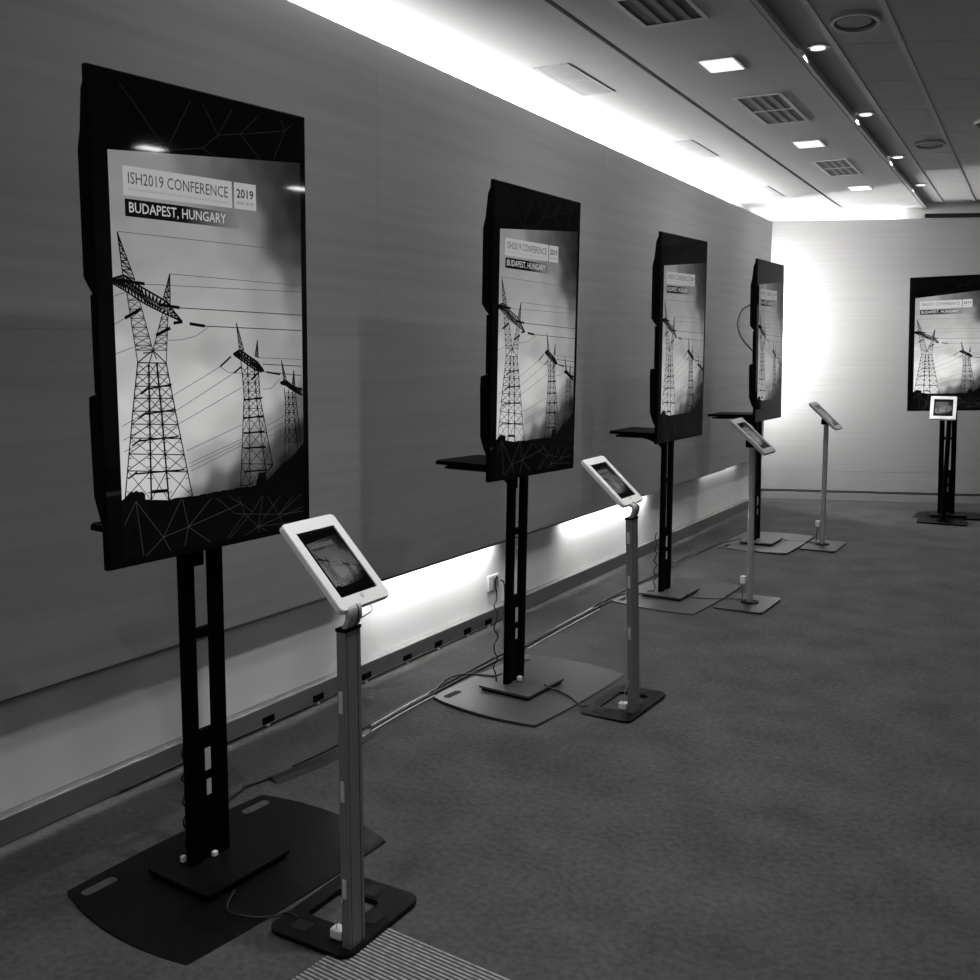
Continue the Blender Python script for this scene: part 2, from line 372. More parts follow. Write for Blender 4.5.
class Art:
    def __init__(s): s.bm = bmesh.new(); s.cl = s.bm.loops.layers.float_color.new('glow')
    def poly(s, pts, off, col):
        try: f = s.bm.faces.new([s.bm.verts.new((off, u, v)) for u, v in pts])
        except ValueError: return
        for l, _ in zip(f.loops, pts):
            c = col[list(f.loops).index(l)] if isinstance(col, list) else col
            l[s.cl] = (c, c*.995, c*.985, 1)
    def line(s, p, q, w, off, col, w2=None):
        p = Vector(p); q = Vector(q); d = q-p
        if d.length < 1e-6: return
        n = Vector((-d.y, d.x)).normalized(); w2 = w if w2 is None else w2
        s.poly([p+n*w/2, p-n*w/2, q-n*w2/2, q+n*w2/2], off, col)
SKY = [((112, 155), .21), ((150, 160), .24), ((115, 200), .23), ((115, 240), .25), ((200, 160), .14), ((220, 165), .10), ((240, 175), .075), ((270, 170), .03), ((295, 175), .014), ((295, 200), .012), ((295, 225), .016), ((283, 190), .022), ((284, 232), .03), ((290, 210), .014), ((265, 200), .05), ((280, 215), .035), ((255, 165), .045), ((250, 215), .16),
       ((150, 245), .27), ((200, 245), .28), ((240, 250), .24), ((285, 245), .05), ((298, 260), .035), ((296, 278), .09), ((180, 280), .30), ((230, 290), .32), ((270, 290), .26), ((298, 300), .17), ((140, 320), .33), ((190, 340), .38), ((230, 330), .36), ((275, 330), .30), ((298, 340), .24),
       ((125, 300), .30), ((120, 360), .42), ((120, 420), .50), ((122, 470), .52), ((150, 380), .46), ((210, 350), .33), ((200, 380), .50), ((220, 400), .50), ((200, 420), .52), ((160, 450), .52), ((150, 495), .50), ((180, 480), .48), ((200, 475), .30), ((195, 495), .13),
       ((230, 425), .42), ((225, 455), .30), ((215, 480), .09), ((240, 475), .05), ((260, 400), .42), ((265, 430), .25), ((255, 455), .12), ((265, 455), .05), ((285, 385), .34), ((288, 410), .18), ((298, 400), .11), ((280, 440), .04), ((298, 430), .012), ((270, 480), .01), ((298, 470), .004), ((240, 490), .012), ((285, 460), .008), ((210, 495), .04)]
SKYH = [(hm(*p), v) for p, v in SKY]
def skyv(u, v):
    sw = 0; sv = 0
    for (a, b), c in SKYH:
        d = (u-a)**2+(v-b)**2+.0006; k = 1/d**2.3; sw += k; sv += k*c
    n = noise.fractal(Vector((u*7, v*12, .3)), 1., 2., 4)*.10
    return max(.002, (sv/sw)*(1+n))
def lit_top(u): return 1.052+(u-.047)*.0855
def text_into(art, s, u0, u1, v0, v1, off, col, bold=0.):
    cu = bpy.data.curves.new('t', 'FONT'); cu.body = s; cu.size = 1; cu.resolution_u = 2; cu.offset = bold
    o = bpy.data.objects.new('t', cu); C.objects.link(o); dg = bpy.context.evaluated_depsgraph_get(); me = o.evaluated_get(dg).to_mesh()
    xs = [v.co.x for v in me.vertices]; ysv = [v.co.y for v in me.vertices]; a, b, c, d = min(xs), max(xs), min(ysv), max(ysv)
    for p in me.polygons:
        pts = [((me.vertices[i].co.x-a)/(b-a)*(u1-u0)+u0, (me.vertices[i].co.y-c)/(d-c)*(v1-v0)+v0) for i in p.vertices]
        art.poly(pts, off, col)
    o.evaluated_get(dg).to_mesh_clear(); bpy.data.objects.remove(o); bpy.data.curves.remove(cu)
L0, L1, L2, L3 = 0., .0003, .0006, .0009
INK = .0015
def lattice(art, legs, levels, w, off, dens=1):
    """legs: polylines (pixels of display 1, top to bottom); braces between neighbours at levels (y pixels)"""
    def at(leg, y):
        for (x0, y0), (x1, y1) in zip(leg, leg[1:]):
            if y0 <= y <= y1: return (x0+(x1-x0)*(y-y0)/max(1e-6, y1-y0), y)
        return leg[0] if y < leg[0][1] else leg[-1]
    for leg in legs:
        for p, q in zip(leg, leg[1:]): art.line(hm(*p), hm(*q), w, off, INK)
    for a, b in zip(legs, legs[1:]):
        for y0, y1 in zip(levels, levels[1:]):
            p, q, r, s = at(a, y0), at(b, y0), at(a, y1), at(b, y1)
            art.line(hm(*r), hm(*s), w*.8, off, INK)
            art.line(hm(*p), hm(*s), w*.55, off, INK); art.line(hm(*q), hm(*r), w*.7, off, INK)
            for f in (.25, .75):
                g = (p[0]+(r[0]-p[0])*f, p[1]+(r[1]-p[1])*f); h = (q[0]+(s[0]-q[0])*f, q[1]+(s[1]-q[1])*f)
                m = ((g[0]+h[0])/2, (g[1]+h[1])/2); e1 = (g[0]*.7+m[0]*.3, m[1]); e2 = (h[0]*.7+m[0]*.3, m[1])
                art.line(hm(*g), hm(*e1), w*.6, off, INK); art.line(hm(*h), hm(*e2), w*.6, off, INK)
def horn(art, apex, bl, br, w, off):
    n = 11
    art.line(hm(*apex), hm(*bl), w*.9, off, INK); art.line(hm(*apex), hm(*br), w*.9, off, INK)
    prev = None
    for k in range(1, n+1):
        f = (k/n)**1.2; l = (apex[0]+(bl[0]-apex[0])*f, apex[1]+(bl[1]-apex[1])*f); r = (apex[0]+(br[0]-apex[0])*f, apex[1]+(br[1]-apex[1])*f)
        art.line(hm(*l), hm(*r), w*.7, off, INK)
        if prev: art.line(hm(*(prev[0] if k % 2 else prev[1])), hm(*(r if k % 2 else l)), w*.8, off, INK)
        prev = (l, r)
    m = (apex[0]*.72+(bl[0]+br[0])/2*.28, apex[1]*.72+(bl[1]+br[1])/2*.28); art.line(hm(*apex), hm(*m), w*1.3, off, INK, w*.5)
def arm(art, top, bot, n, w, off):
    def lerp(pl, t):
        t *= len(pl)-1; i = min(int(t), len(pl)-2); f = t-i; return (pl[i][0]+(pl[i+1][0]-pl[i][0])*f, pl[i][1]+(pl[i+1][1]-pl[i][1])*f)
    T = [lerp(top, k/n) for k in range(n+1)]; B = [lerp(bot, k/n) for k in range(n+1)]
    for k in range(n):
        art.line(hm(*T[k]), hm(*T[k+1]), w, off, INK); art.line(hm(*B[k]), hm(*B[k+1]), w*.8, off, INK)
        art.line(hm(*T[k]), hm(*B[k+1]), w*.6, off, INK); art.line(hm(*B[k]), hm(*T[k+1]), w*.6, off, INK); art.line(hm(*T[k]), hm(*B[k]), w*.7, off, INK)
def make_art(black_frame=True, fine=True):
    A = Art()
    # sky
    nu, nv = 40, 72; u0, u1, v0 = .050, .715, .16
    g = [[None]*(nv+1) for _ in range(nu+1)]
    for i in range(nu+1):
        for j in range(nv+1):
            u = u0+(u1-u0)*i/nu; v = v0+(lit_top(u)-v0)*j/nv; g[i][j] = (u, v, skyv(u, v))
    for i in range(nu):
        for j in range(nv):
            q = [g[i][j], g[i+1][j], g[i+1][j+1], g[i][j+1]]
            A.poly([(a[0], a[1]) for a in q], L0, [a[2] for a in q])
    # wires
    for (p, q, c) in [((117.8, 231), (298.3, 252.7), 0), ((170.4, 273.9), (298.3, 286), 0), ((145, 284), (298.3, 292.4), 0), ((179.8, 307.7), (300, 315.2), 1), ((205, 325.9), (300, 330.3), 1),
                   ((258, 357), (300, 358.7), 0), ((262, 363.4), (300, 365.3), 1), ((262.5, 370.8), (300, 374.4), 1), ((220.2, 366.1), (175.7, 393.7), 0), ((175.7, 393.7), (122, 426.7), 0), ((234, 372.2), (178.5, 408.8), 0),
                   ((178.5, 408.8), (123, 440.5), 0), ((241.6, 386.5), (182.6, 421.2), 0), ((182.6, 421.2), (124, 452), 0), ((241, 437.8), (189.5, 462.5), 0), ((241, 440.8), (190, 466), 0), ((241, 443.9), (191, 470), 0), ((241.6, 423.5), (187, 450), 0),
                   ((266, 424.5), (300.5, 403), 0), ((267, 429.6), (300.5, 410.2), 0), ((268, 434.7), (300.5, 416.8), 0), ((116, 353.7), (134.4, 346.8), 0), ((114, 296), (126, 292), 0), ((115, 324), (125, 318), 0),
                   ((168.8, 340), (182, 339.5), 0), ((182, 339.5), (196, 336), 0), ((196, 336), (208.8, 327), 0), ((220, 366), (228, 371.5), 0), ((228, 371.5), (241, 372.5), 0), ((262, 388), (270, 387.5), 0), ((270, 387.5), (280, 377), 0)]:
        A.line(hm(*p), hm(*q), .0016 if c == 0 else .0026, L1, .06 if c == 0 else .03)
    # pylon A
    w = .0036
    horn(A, (117.8, 231.6), (123.3, 274), (135.5, 280), w, L1); horn(A, (170.4, 273.9), (163.7, 299), (170.8, 305), w, L1)
    arm(A, [(112.9, 278.2), (124, 275), (141.6, 286.7), (166, 300.8), (182.7, 321.6)], [(112.9, 283.1), (126.3, 291), (146, 304), (160, 311), (182.7, 321.6)], 24, w*1.45, L1)
    for p, q in (((124.5, 280.6), (145.3, 283.7)), ((158.8, 304.5), (180.2, 307.6)), ((125.1, 318), (141, 308.8)), ((156.3, 335.1), (171, 327.8)), ((190, 323.5), (205.3, 325.9)), ((174, 323), (183, 321.5))):
        A.line(hm(*p), hm(*q), .0085, L1, INK)
    lattice(A, [[(126.9, 291), (138, 362.4)], [(139.2, 297), (153.3, 350.2)]], [291, 300, 309, 318, 327, 336, 345, 350], w*.75, L1)
    lattice(A, [[(163.7, 311), (153.3, 350.2)], [(168.6, 313), (166.7, 363)]], [311, 319, 327, 335, 343, 350], w*.75, L1)
    for p, q in (((138, 362.4), (166.7, 363)), ((138, 362.4), (153.3, 350.2)), ((153.3, 350.2), (166.7, 363)), ((149, 365), (153.3, 350.2)), ((157, 359), (153.3, 350.2)), ((143.5, 353), (153, 352))): A.line(hm(*p), hm(*q), w*.9, L1, INK)
    legsA = [[(138, 362), (133, 410), (124.8, 499)], [(149, 364), (149.8, 420), (151.2, 500)], [(157, 362), (162, 415), (168.8, 500)], [(166.7, 363), (175.5, 410), (192.5, 495)]]
    lattice(A, legsA, [363, 374.5, 386, 398, 411, 424, 438, 454, 471, 500], w, L1)
    for (y, xa, xb) in ((386, 141, 172), (411, 138, 176), (438, 132, 178), (471, 128, 184)): A.line(hm(xa+6, y+3), hm(xb, y-2), w*1.3, L1, INK); A.line(hm(xa, y+8), hm(xa+9, y+1), w*1.4, L1, INK)
    for k in (1, 2): 
        for p, q in zip(legsA[k], legsA[k][1:]): A.line(hm(*p), hm(*q), w*1.5, L2, INK)
    A.line(hm(152, 491.5), hm(168, 490), w*2.6, L2, INK)
    # pylon B
    w = .0033
    horn(A, (236.3, 322.8), (239.1, 348.8), (243.7, 349.8), w, L1); horn(A, (256.9, 339.6), (254.4, 355.9), (257.8, 356.9), w, L1)
    arm(A, [(233.3, 353.9), (239.6, 349.3), (250, 357), (257, 361.5), (263, 370.2)], [(233.3, 353.9), (240.6, 359), (250, 366), (257, 370), (261, 371.2)], 14, w*2.0, L1)
    for p, q in (((231, 356), (220.2, 366.1)), ((241.6, 365.6), (234, 372.2)), ((266, 371.2), (279, 373.4)), ((258, 371.5), (251, 379))): A.line(hm(*p), hm(*q), .0055, L1, INK)
    legsB = [[(240.6, 360), (243.7, 394.7), (240.1, 484.7)], [(247, 364), (248.5, 397.8), (249.3, 483)], [(254, 369), (255.9, 398.8), (265.1, 471)], [(258, 371), (259.5, 396.7), (271.7, 463)]]
    lattice(A, legsB, [366, 374, 382, 390, 398, 407, 416, 431, 446, 462, 484], w*.95, L1)
    for y in (398, 416, 431, 446, 469): A.line(hm(243.5, y+1), hm(262+(y-398)*.06, y-1.5), w*1.5, L1, INK)
    # pylon C
    w = .0032
    horn(A, (280.4, 359.5), (282.5, 380.4), (285.5, 380.4), w, L1); horn(A, (292.4, 369.2), (290.5, 383.5), (293.7, 385.5), w, L1)
    arm(A, [(279.4, 381.4), (285, 379.5), (292, 386), (300.5, 388)], [(279.4, 382.4), (285, 384), (293, 390), (300.5, 393.7)], 7, w*2.2, L1)
    A.poly([hm(280.5, 380.5), hm(285, 379.6), hm(294, 388), hm(298, 390.5), hm(294, 391.5), hm(287, 387)], L2, INK)
    lattice(A, [[(283, 387), (284, 400), (283.5, 453)], [(287, 388), (287.6, 402), (287.6, 450)], [(291, 390), (291.5, 402), (296, 445)], [(294.2, 391), (294.7, 400), (299.4, 438)]], [390, 396, 403, 411, 419, 428, 440], w*.9, L1)
    # ground silhouette with the black lower field
    sil = [(120.5, 501.5), (124.5, 498.5), (128, 494), (131, 491), (133, 492.5), (136, 490.5), (139, 492), (142, 491.5), (145, 494), (144.7, 499.8), (152, 500.6), (167, 500), (175.9, 497), (190.6, 495.5), (198, 494.3)]
    x = 200.
    rnd = random.Random(3)
    while x < 255: sil.append((x, 494-(x-200)*.182-rnd.random()*1.6)); x += 1.3
    sil += [(256, 478), (258, 470.5), (264, 470), (266, 478), (270, 474), (280, 462), (290, 455), (301.5, 440)]
    top = [hm(*p) for p in sil]; top[-1] = (.7149, top[-1][1])
    for a, b in zip(top, top[1:]):
        A.poly([(a[0], .02), (b[0], .02), b, a], L2, .0016)
    # black frame around the sky (upper field is a slanted black band)
    k = .0008
    A.poly([(.004, .004), (W-.004, .004), (W-.004, .17), (.004, .17)], L0-.0002, k)
    A.poly([(.004, .10), (.050, .10), (.050, H-.004), (.004, H-.004)], L0, k); A.poly([(.715, .10), (W-.004, .10), (W-.004, H-.004), (.715, H-.004)], L0, k)
    A.poly([(.05, lit_top(.05)), (.715, lit_top(.715)), (.715, H-.004), (.05, H-.004)], L0, k)
    # thin polygons of the logo pattern
    def seg(pairs, c, w, sx, ox, oy, sc_):
        for (x0, y0), (x1, y1) in pairs:
            A.line(hm(ox+x0*sc_, oy+y0*sc_), hm(ox+x1*sc_, oy+y1*sc_), w, L3, c)
    P = lambda a, *bs: [(a, b) for b in bs]
    seg(P((125, 105), (70, 220), (163, 370), (260, 278)) + P((260, 278), (175, 372), (295, 342), (350, 85), (383, 225)) + P((383, 225), (355, 90), (493, 85), (365, 320), (493, 297), (640, 105)), .040, .0014, 0, 110, 480, .20408)
    seg(P((640, 105), (580, 72), (655, 155), (693, 145), (625, 72)) + P((610, 155), (520, 80), (820, 155)) + P((655, 155), (570, 278), (720, 215)) + P((693, 145), (740, 65), (585, 275)) + P((720, 215), (660, 258), (765, 235), (830, 60), (935, 115), (938, 180), (745, 65), (725, 245)) + P((820, 155), (765, 65), (890, 60), (925, 55), (835, 190), (938, 135)), .028, .0013, 0, 110, 480, .20408)
    seg(P((390, 402), (217, 150), (477, 225), (520, 397)) + P((577, 352), (520, 397), (520, 235), (625, 262), (655, 350)) + P((655, 350), (722, 285), (812, 343), (725, 440)) + P((812, 343), (775, 440), (840, 320), (800, 305)) + P((520, 397), (560, 425)), .016, .0013, 0, 60, 40, .2755)
    # banners and words
    A.poly([(.091, .949), (.447, .952), (.447, 1.0235), (.091, 1.0205)], L2, .36); A.poly([(.454, .952), (.536, .953), (.536, 1.0245), (.454, 1.0235)], L2, .36)
    for i in range(16):
        a = .094+(.375)*i/16; b = .094+(.375)*(i+1)/16; f0 = max(0, (i-8)/8); f1 = max(0, (i+1-8)/8)
        A.poly([(a, .8975), (b, .8975), (b, .9405), (a, .9405)], L2, [.003+.17*f0, .003+.17*f1, .003+.17*f1, .003+.17*f0])
    text_into(A, 'ISH2019 CONFERENCE', .106, .432, .978, 1.007, L3, .045)
    text_into(A, 'INTERNATIONAL SYMPOSIUM ON HIGH VOLTAGE ENGINEERING', .107, .433, .962, .968, L3, .20)
    text_into(A, '2019', .463, .526, .982, 1.007, L3, .03, .02)
    text_into(A, 'AUG 26-30', .464, .526, .965, .974, L3, .07)
    text_into(A, 'BUDAPEST, HUNGARY', .106, .423, .9035, .9335, L3, .42, .008)
    me = bpy.data.meshes.new('screen'); A.bm.to_mesh(me); A.bm.free()
    return me
ART = make_art()
ART.materials.append(screen_mat('display_screen', 1.))
def add_screen(parent, name, mtx, material=None):
    me = ART
    o = bpy.data.objects.new(name, me); C.objects.link(o); o.parent = parent; o.matrix_local = mtx
    if material:
        o.material_slots[0].link = 'OBJECT'; o.material_slots[0].material = material
    return o

# ------------------------------------------------------------------ display stands
ZB = 1.01
def make_stand(label, loc, rot, shelf, platemat, mtlscreen, px1=.325, py0=-.355, py1=.465):
    t = thing('display_stand', label, 'display stand', loc, rot, 'tall portrait displays on black floor stands')
    # screen body: slim slab whose front is the glass
    bm = bmesh.new(); box(bm, .040, .0592, -W/2, W/2, ZB, ZB+H, .004); pnl = obj('display_panel', bm, M_BLACK, t)
    add_screen(pnl, 'screen', Matrix.Translation((.0596, -W/2, ZB)), mtlscreen)
    bm = bmesh.new()
    a = W/2-.006
    extr(bm, [(.040, -a, ZB+.70), (.022, -a, ZB+.72), (.004, -a, ZB+.745), (.004, -a, ZB+1.05), (.016, -a, ZB+1.10), (.026, -a, ZB+1.19), (.040, -a, ZB+1.22)], (0, 2*a, 0))
    extr(bm, [(.040, -a, ZB+.11), (.026, -a, ZB+.135), (.006, -a, ZB+.19), (.002, -a, ZB+.40), (.004, -a, ZB+.445), (.026, -a, ZB+.452), (.040, -a, ZB+.455)], (0, 2*a, 0))
    extr(bm, [(.040, -a, ZB+.455), (.028, -a, ZB+.455), (.028, -a, ZB+.70), (.040, -a, ZB+.70)], (0, 2*a, 0))
    obj('back_housing', bm, M_BLACK, pnl)
    bm = bmesh.new(); box(bm, -.014, .003, -.2, .2, ZB+.48, ZB+.53, .003); box(bm, -.014, .003, -.2, .2, ZB+.20, ZB+.25, .003)
    for s in (-.15, .15): box(bm, -.008, .028, s-.02, s+.02, ZB+.18, ZB+.66, .003)
    obj('wall_mount_bracket', bm, M_BLACKM, t)
    for s in (-1, 1):
        bm = bmesh.new(); box(bm, -.040, -.014, s*.053-.022, s*.053+.022, .032, 1.80, .003); obj('upright', bm, M_BLACKM, t)
    for z in (.745, .43, 1.2):
        bm = bmesh.new(); box(bm, -.037, -.017, -.034, .034, z-.014, z+.014); obj('cross_bar', bm, M_BLACKM, t)
    bm = bmesh.new(); box(bm, -.036, -.020, -.034, .034, .036, .418); lp = obj('lower_panel', bm, M_BLACKM, t)
    bm = bmesh.new(); box(bm, -.019, -.0185, -.010, .012, .315, .385); st = obj('sticker', bm, M_CLIP, lp); 
    bm = bmesh.new(); box(bm, -.019, -.0185, -.006, .012, .235, .285); obj('sticker', bm, M_CLIP, lp)
    # laptop shelf on the wall side
    if shelf:
        bm = bmesh.new(); prism(bm, rrect(-shelf, -.045, -.16, .20, .02), 1.040, 1.058, .004); prism(bm, rrect(-shelf+.03, -.06, -.13, .17, .02), 1.020, 1.030)
        sh = obj('rear_shelf', bm, M_BLACK, t)
        bm = bmesh.new(); extr(bm, [(-.045, -.03, 1.02), (-.045, -.03, .94), (-.08, -.03, .975), (-.14, -.03, 1.0), (-.24, -.03, 1.02)], (0, .06, 0)); obj('shelf_bracket', bm, M_BLACKM, sh)
    # feet: small raised plate on a wide thin one with two carry slots
    bm = bmesh.new(); prism(bm, rrect(-.120, .148, -.155, .172, .006), .022, .032, .002); ft = obj('foot_plate', bm, platemat, t)
    bm = bmesh.new(); prism(bm, rrect(-.112, .140, -.147, .164, .006), .010, .022); obj('riser', bm, M_BLACK, ft)
    n = 12; out = []
    x0, x1, y0, y1 = -.235, px1, py0, py1
    for k in range(n+1): f = k/n; out.append((x0+(x1-x0)*f, y0-.034*f-.040*4*f*(1-f)))
    for k in range(1, n+1): f = k/n; out.append((x1+.014*4*f*(1-f), y0-.034+(y1-y0+.034)*f))
    for k in range(1, n+1): f = k/n; out.append((x1+(x0-x1)*f, y1+.045*4*f*(1-f)))
    for k in range(1, n): f = k/n; out.append((x0-.014*4*f*(1-f), y1+(y0-y1)*f))
    bm = bmesh.new(); prism(bm, out, .002, .010)
    fp = obj('floor_plate', bm, platemat, t)
    for ys_ in (-.275, .34):
        bm = bmesh.new(); prism(bm, rrect(-.20, -.165, ys_-.055, ys_+.055, .014), .0102, .0108); obj('carry_slot', bm, M_CARPET if platemat is M_PLATEB else M_DARKGAP, fp)
    return t
stands = [((.680, 2.099, 0), (.010, .019, -.056), .325, M_PLATEB, 1.0, 'black portrait display nearest the camera with the conference title readable'),
          ((.663, 4.038, 0), (-.012, .006, -.048), .385, M_PLATE, 1.0, 'black portrait display second from the camera, on a shiny grey floor plate'),
          ((.605, 6.132, 0), (.007, -.004, -.037), .365, M_PLATE, .9, 'black portrait display third from the camera, steeply foreshortened along the wall'),
          ((.600, 8.211, 0), (.0, -.025, -.006), .40, M_PLATE, .75, 'black portrait display at the far end of the left wall with a cable looping behind'),
          ((1.738, 10.50, 0), (.036, -.008, -1.36), None, M_PLATEB, 1.6, 'black portrait display facing the camera in front of the back wall')]
for i, (loc, rot, shf, pm, br, lab) in enumerate(stands):
    t = make_stand(lab, loc, rot, shf, pm, screen_mat('display_screen_%s' % ('bright' if br > 1.2 else 'soft'), br), .325 if i < 4 else .160, *((-.345, .42) if i == 0 else (-.355, .465)))

# ------------------------------------------------------------------ tablet kiosks
def tablet(t, cxx, cyy, h, tilt, TW, TH, white, dim):
    m = Matrix.Translation((cxx, cyy, h)) @ Matrix(((math.sin(tilt), 0, -math.cos(tilt), 0), (0, 1, 0, 0), (math.cos(tilt), 0, math.sin(tilt), 0), (0, 0, 0, 1)))
    # local: x = out of the glass, y = right, z = up along the tablet
    o_ = rrect(-TW/2, TW/2, -TH/2, TH/2, .014)
    sw, sh = TW*.73, TH*.735
    i_ = rrect(-sw/2, sw/2, -sh/2, sh/2, .002)
    bm = bmesh.new(); n = len(o_)
    def ring(pl, x): return [bm.verts.new((x, a, b)) for a, b in pl]
    sc2 = lambda pl, k: [(a*k, b*k) for a, b in pl]
    R_ = [ring(sc2(o_, .93), -.022), ring(o_, -.016), ring(o_, -.003), ring(sc2(o_, .985), 0), ring(i_, 0), ring(i_, -.006)]
    for a, b in zip(R_, R_[1:]):
        for k in range(n): bm.faces.new((a[k], a[(k+1) % n], b[(k+1) % n], b[k]))
    bm.faces.new(R_[0]); bm.faces.new(R_[-1])
    case = obj('tablet_case', bm, white, t); case.matrix_local = m
    bm = bmesh.new(); box(bm, -.0055, -.0035, -sw/2, sw/2, -sh/2, sh/2); g = obj('tablet_glass', bm, M_BLACK, case)
    k = sh/H*.96; ky = sw/W*.98
    s = add_screen(case, 'screen', Matrix.Translation((-.0033, -W*ky/2, -H*k/2)) @ Matrix.Diagonal((1, ky, k, 1)), dim)
    bm = bmesh.new(); prism(bm, [(.007*math.cos(2*PI*q/20), .007*math.sin(2*PI*q/20)) for q in range(20)], 0, .0015)
    hb = obj('home_button', bm, M_CLIP, case); hb.matrix_local = Matrix.Translation((.0002, 0, -sh/2-.009)) @ Matrix.Rotation(PI/2, 4, 'Y')
    return case, m
DIM = screen_mat('tablet_screen', .30)
DIM2 = screen_mat('tablet_screen_pale', .45)
def base_frame(t, x0, x1, y0, y1, hole, m):
    bm = bmesh.new()
    ring_prism(bm, rrect(x0, x1, y0, y1, .035), rrect(*hole, .012), .003, .014)
    b = obj('base_plate', bm, m, t); return b
def make_kiosk_a(label, loc, rot, h, tilt, tx, ty, TW, TH, ztop_, bx, dimm, clips, z0=0):
    t = thing('tablet_kiosk', label, 'tablet stand', loc, rot, 'tablet kiosks beside the displays')
    x0, x1, y0, y1 = bx
    b = base_frame(t, x0, x1, y0, y1, (x0+.05, x0+.19, y0+.11, y1-.085), M_PLATEB)
    for px_, py_, qx, qy in ((x0+.05, y0+.035, .055, .045), (x0+.12, y1-.075, .045, .055), (x1-.075, y0+.16, .045, .055)):
        bm = bmesh.new(); box(bm, px_, px_+qx, py_, py_+qy, .0142, .0150); obj('pad', bm, M_DARKGAP, b)
    # extruded column
    bm = bmesh.new(); a, d = .031, .014
    pts = [(-d, -a), (d, -a), (d, -a*.82), (d-.003, -a*.82), (d-.003, -a*.72), (d, -a*.72), (d, a*.52), (d-.004, a*.52), (d-.004, a*.64), (d, a*.64), (d, a), (-d, a)]
    prism(bm, pts, .014, ztop_); col = obj('column', bm, M_ALU, t)
    bm = bmesh.new(); box(bm, d-.0035, d-.0005, a*.54, a*.62, .02, ztop_-.004); box(bm, d-.0025, d-.001, -a*.81, -a*.73, .02, ztop_-.004); obj('slot', bm, M_DARKGAP, col)
    bm = bmesh.new(); box(bm, -d-.002, d+.002, -a-.002, a+.002, ztop_-.004, ztop_+.004); obj('end_cap', bm, M_BLACK, col)
    for c0, c1 in clips:
        bm = bmesh.new(); box(bm, -.008, .004, -a-.003, -a-.0008, c0, c1); obj('cable_clip', bm, M_CLIP, col)
    # curved neck from the column to the back of the tablet
    tcase, m = tablet(t, tx, ty, h, tilt, TW, TH, M_WPL, dimm)
    low = m @ Vector((-.022, 0, -TH/2+.05)); b0 = Vector((.004, 0, ztop_+.003))
    mid = [b0, b0+Vector((.012, 0, .022)), b0+Vector((.012, .003, .048)), Vector(((b0.x+low.x)/2+.006, low.y*.5, (b0.z+low.z)/2+.02)), low]
    P_ = smooth_path(mid, 6); bm = bmesh.new(); prev = None
    for k, p in enumerate(P_):
        tg = (P_[min(k+1, len(P_)-1)]-P_[max(0, k-1)]).normalized(); nrm = tg.cross(Vector((0, 1, 0))).normalized()
        q = [bm.verts.new(p+Vector((0, sy, 0))+nrm*sn) for sy, sn in ((-.026, -.006), (.026, -.006), (.026, .006), (-.026, .006))]
        if prev:
            for j in range(4): bm.faces.new((prev[j], prev[(j+1) % 4], q[(j+1) % 4], q[j]))
        else: bm.faces.new(q)
        prev = q
    bm.faces.new(prev); nk = obj('neck', bm, M_NECK, t)
    bm = bmesh.new(); tube(bm, [p+Vector((.0, .010, 0))+((P_[min(k+1, len(P_)-1)]-P_[max(0, k-1)]).normalized().cross(Vector((0, 1, 0))))*-.0075 for k, p in enumerate(P_[:-5])], .0018, 5, False); obj('neck_cable', bm, M_CABLE, nk)
    bm = bmesh.new(); tube(bm, [m @ Vector((-.026, .03, -TH/2+.03)), m @ Vector((-.03, .04, -TH/2-.006)), m @ Vector((-.045, .02, -TH/2-.012)), (.014, .02, ztop_+.02)], .0014); obj('charging_lead', bm, M_CABLE, t)
    # charger block at the foot with its lead
    bm = bmesh.new(); box(bm, -.068, -.030, -.018, .016, .0145, .044, .005); ch = obj('charger', bm, M_WPL, t)
    bm = bmesh.new(); tube(bm, [(-.055, -.005, .043), (-.040, -.02, .06), (-.025, -.034, .10), (-.006, -.0335, .16)], .0016); obj('charger_lead', bm, M_CLIP, t)
    return t
make_kiosk_a('white framed tablet kiosk nearest the camera, in front of the first display', (1.305, 1.985, .003), (.010, .004, .004), 1.030, .802, -.078, .058, .205, .280, .876,
             (-.25, .025, -.065, .28), DIM, ((.659, .717), (.422, .477), (.154, .207)))
make_kiosk_a('white framed tablet kiosk beside the second display, grey column', (1.255, 4.010, 0), (.021, -.029, -.032), 1.021, .761, -.100, .035, .20, .272, .866,
             (-.205, .04, -.135, .285), DIM, ((.761, .809), (.568, .621), (.342, .395)))
def make_kiosk_b(label, loc, rot, h, tilt, tx, ty, TW, TH, bx, case_m, colm, dimm, charger=.15):
    t = thing('tablet_kiosk', label, 'tablet stand', loc, rot, 'tablet kiosks beside the displays')
    x0, x1, y0, y1 = bx
    bm = bmesh.new(); prism(bm, rrect(x0, x1, y0, y1, .03), .003, .014, .002); obj('base_plate', bm, M_PLATEG if colm is not M_BLACKM else M_PLATEB, t)
    bm = bmesh.new(); disc(bm, (0, 0), .055, .055, .014, .020); obj('foot_disc', bm, M_BLACKM, t)
    bm = bmesh.new(); pts = []
    for k in range(24):
        a = 2*PI*k/24; r = .019 if k % 6 else .016; pts.append((r*1.0*math.cos(a), r*1.15*math.sin(a)))
    prism(bm, pts, .02, h-.045); obj('column', bm, colm, t)
    bm = bmesh.new(); box(bm, -.036, .020, -.028, .028, h-.075, h-.028, .008); extr(bm, [(-.030, -.02, h-.035), (.016, -.02, h-.035), (.012, -.02, h-.024), (-.032, -.02, h+.010)], (0, .04, 0)); obj('tilt_head', bm, M_BLACK, t)
    tablet(t, tx, ty, h, tilt, TW, TH, case_m, dimm)
    if charger:
        bm = bmesh.new(); box(bm, -.055, -.022, -.030, .004, charger-.025, charger+.025, .005); obj('charger', bm, M_WPL, t)
        bm = bmesh.new(); tube(bm, [(-.04, -.01, charger-.02), (-.045, -.01, .08), (-.05, 0, .03), (-.1, .01, .018)], .0025); obj('charger_lead', bm, M_CABLE, t)
    return t
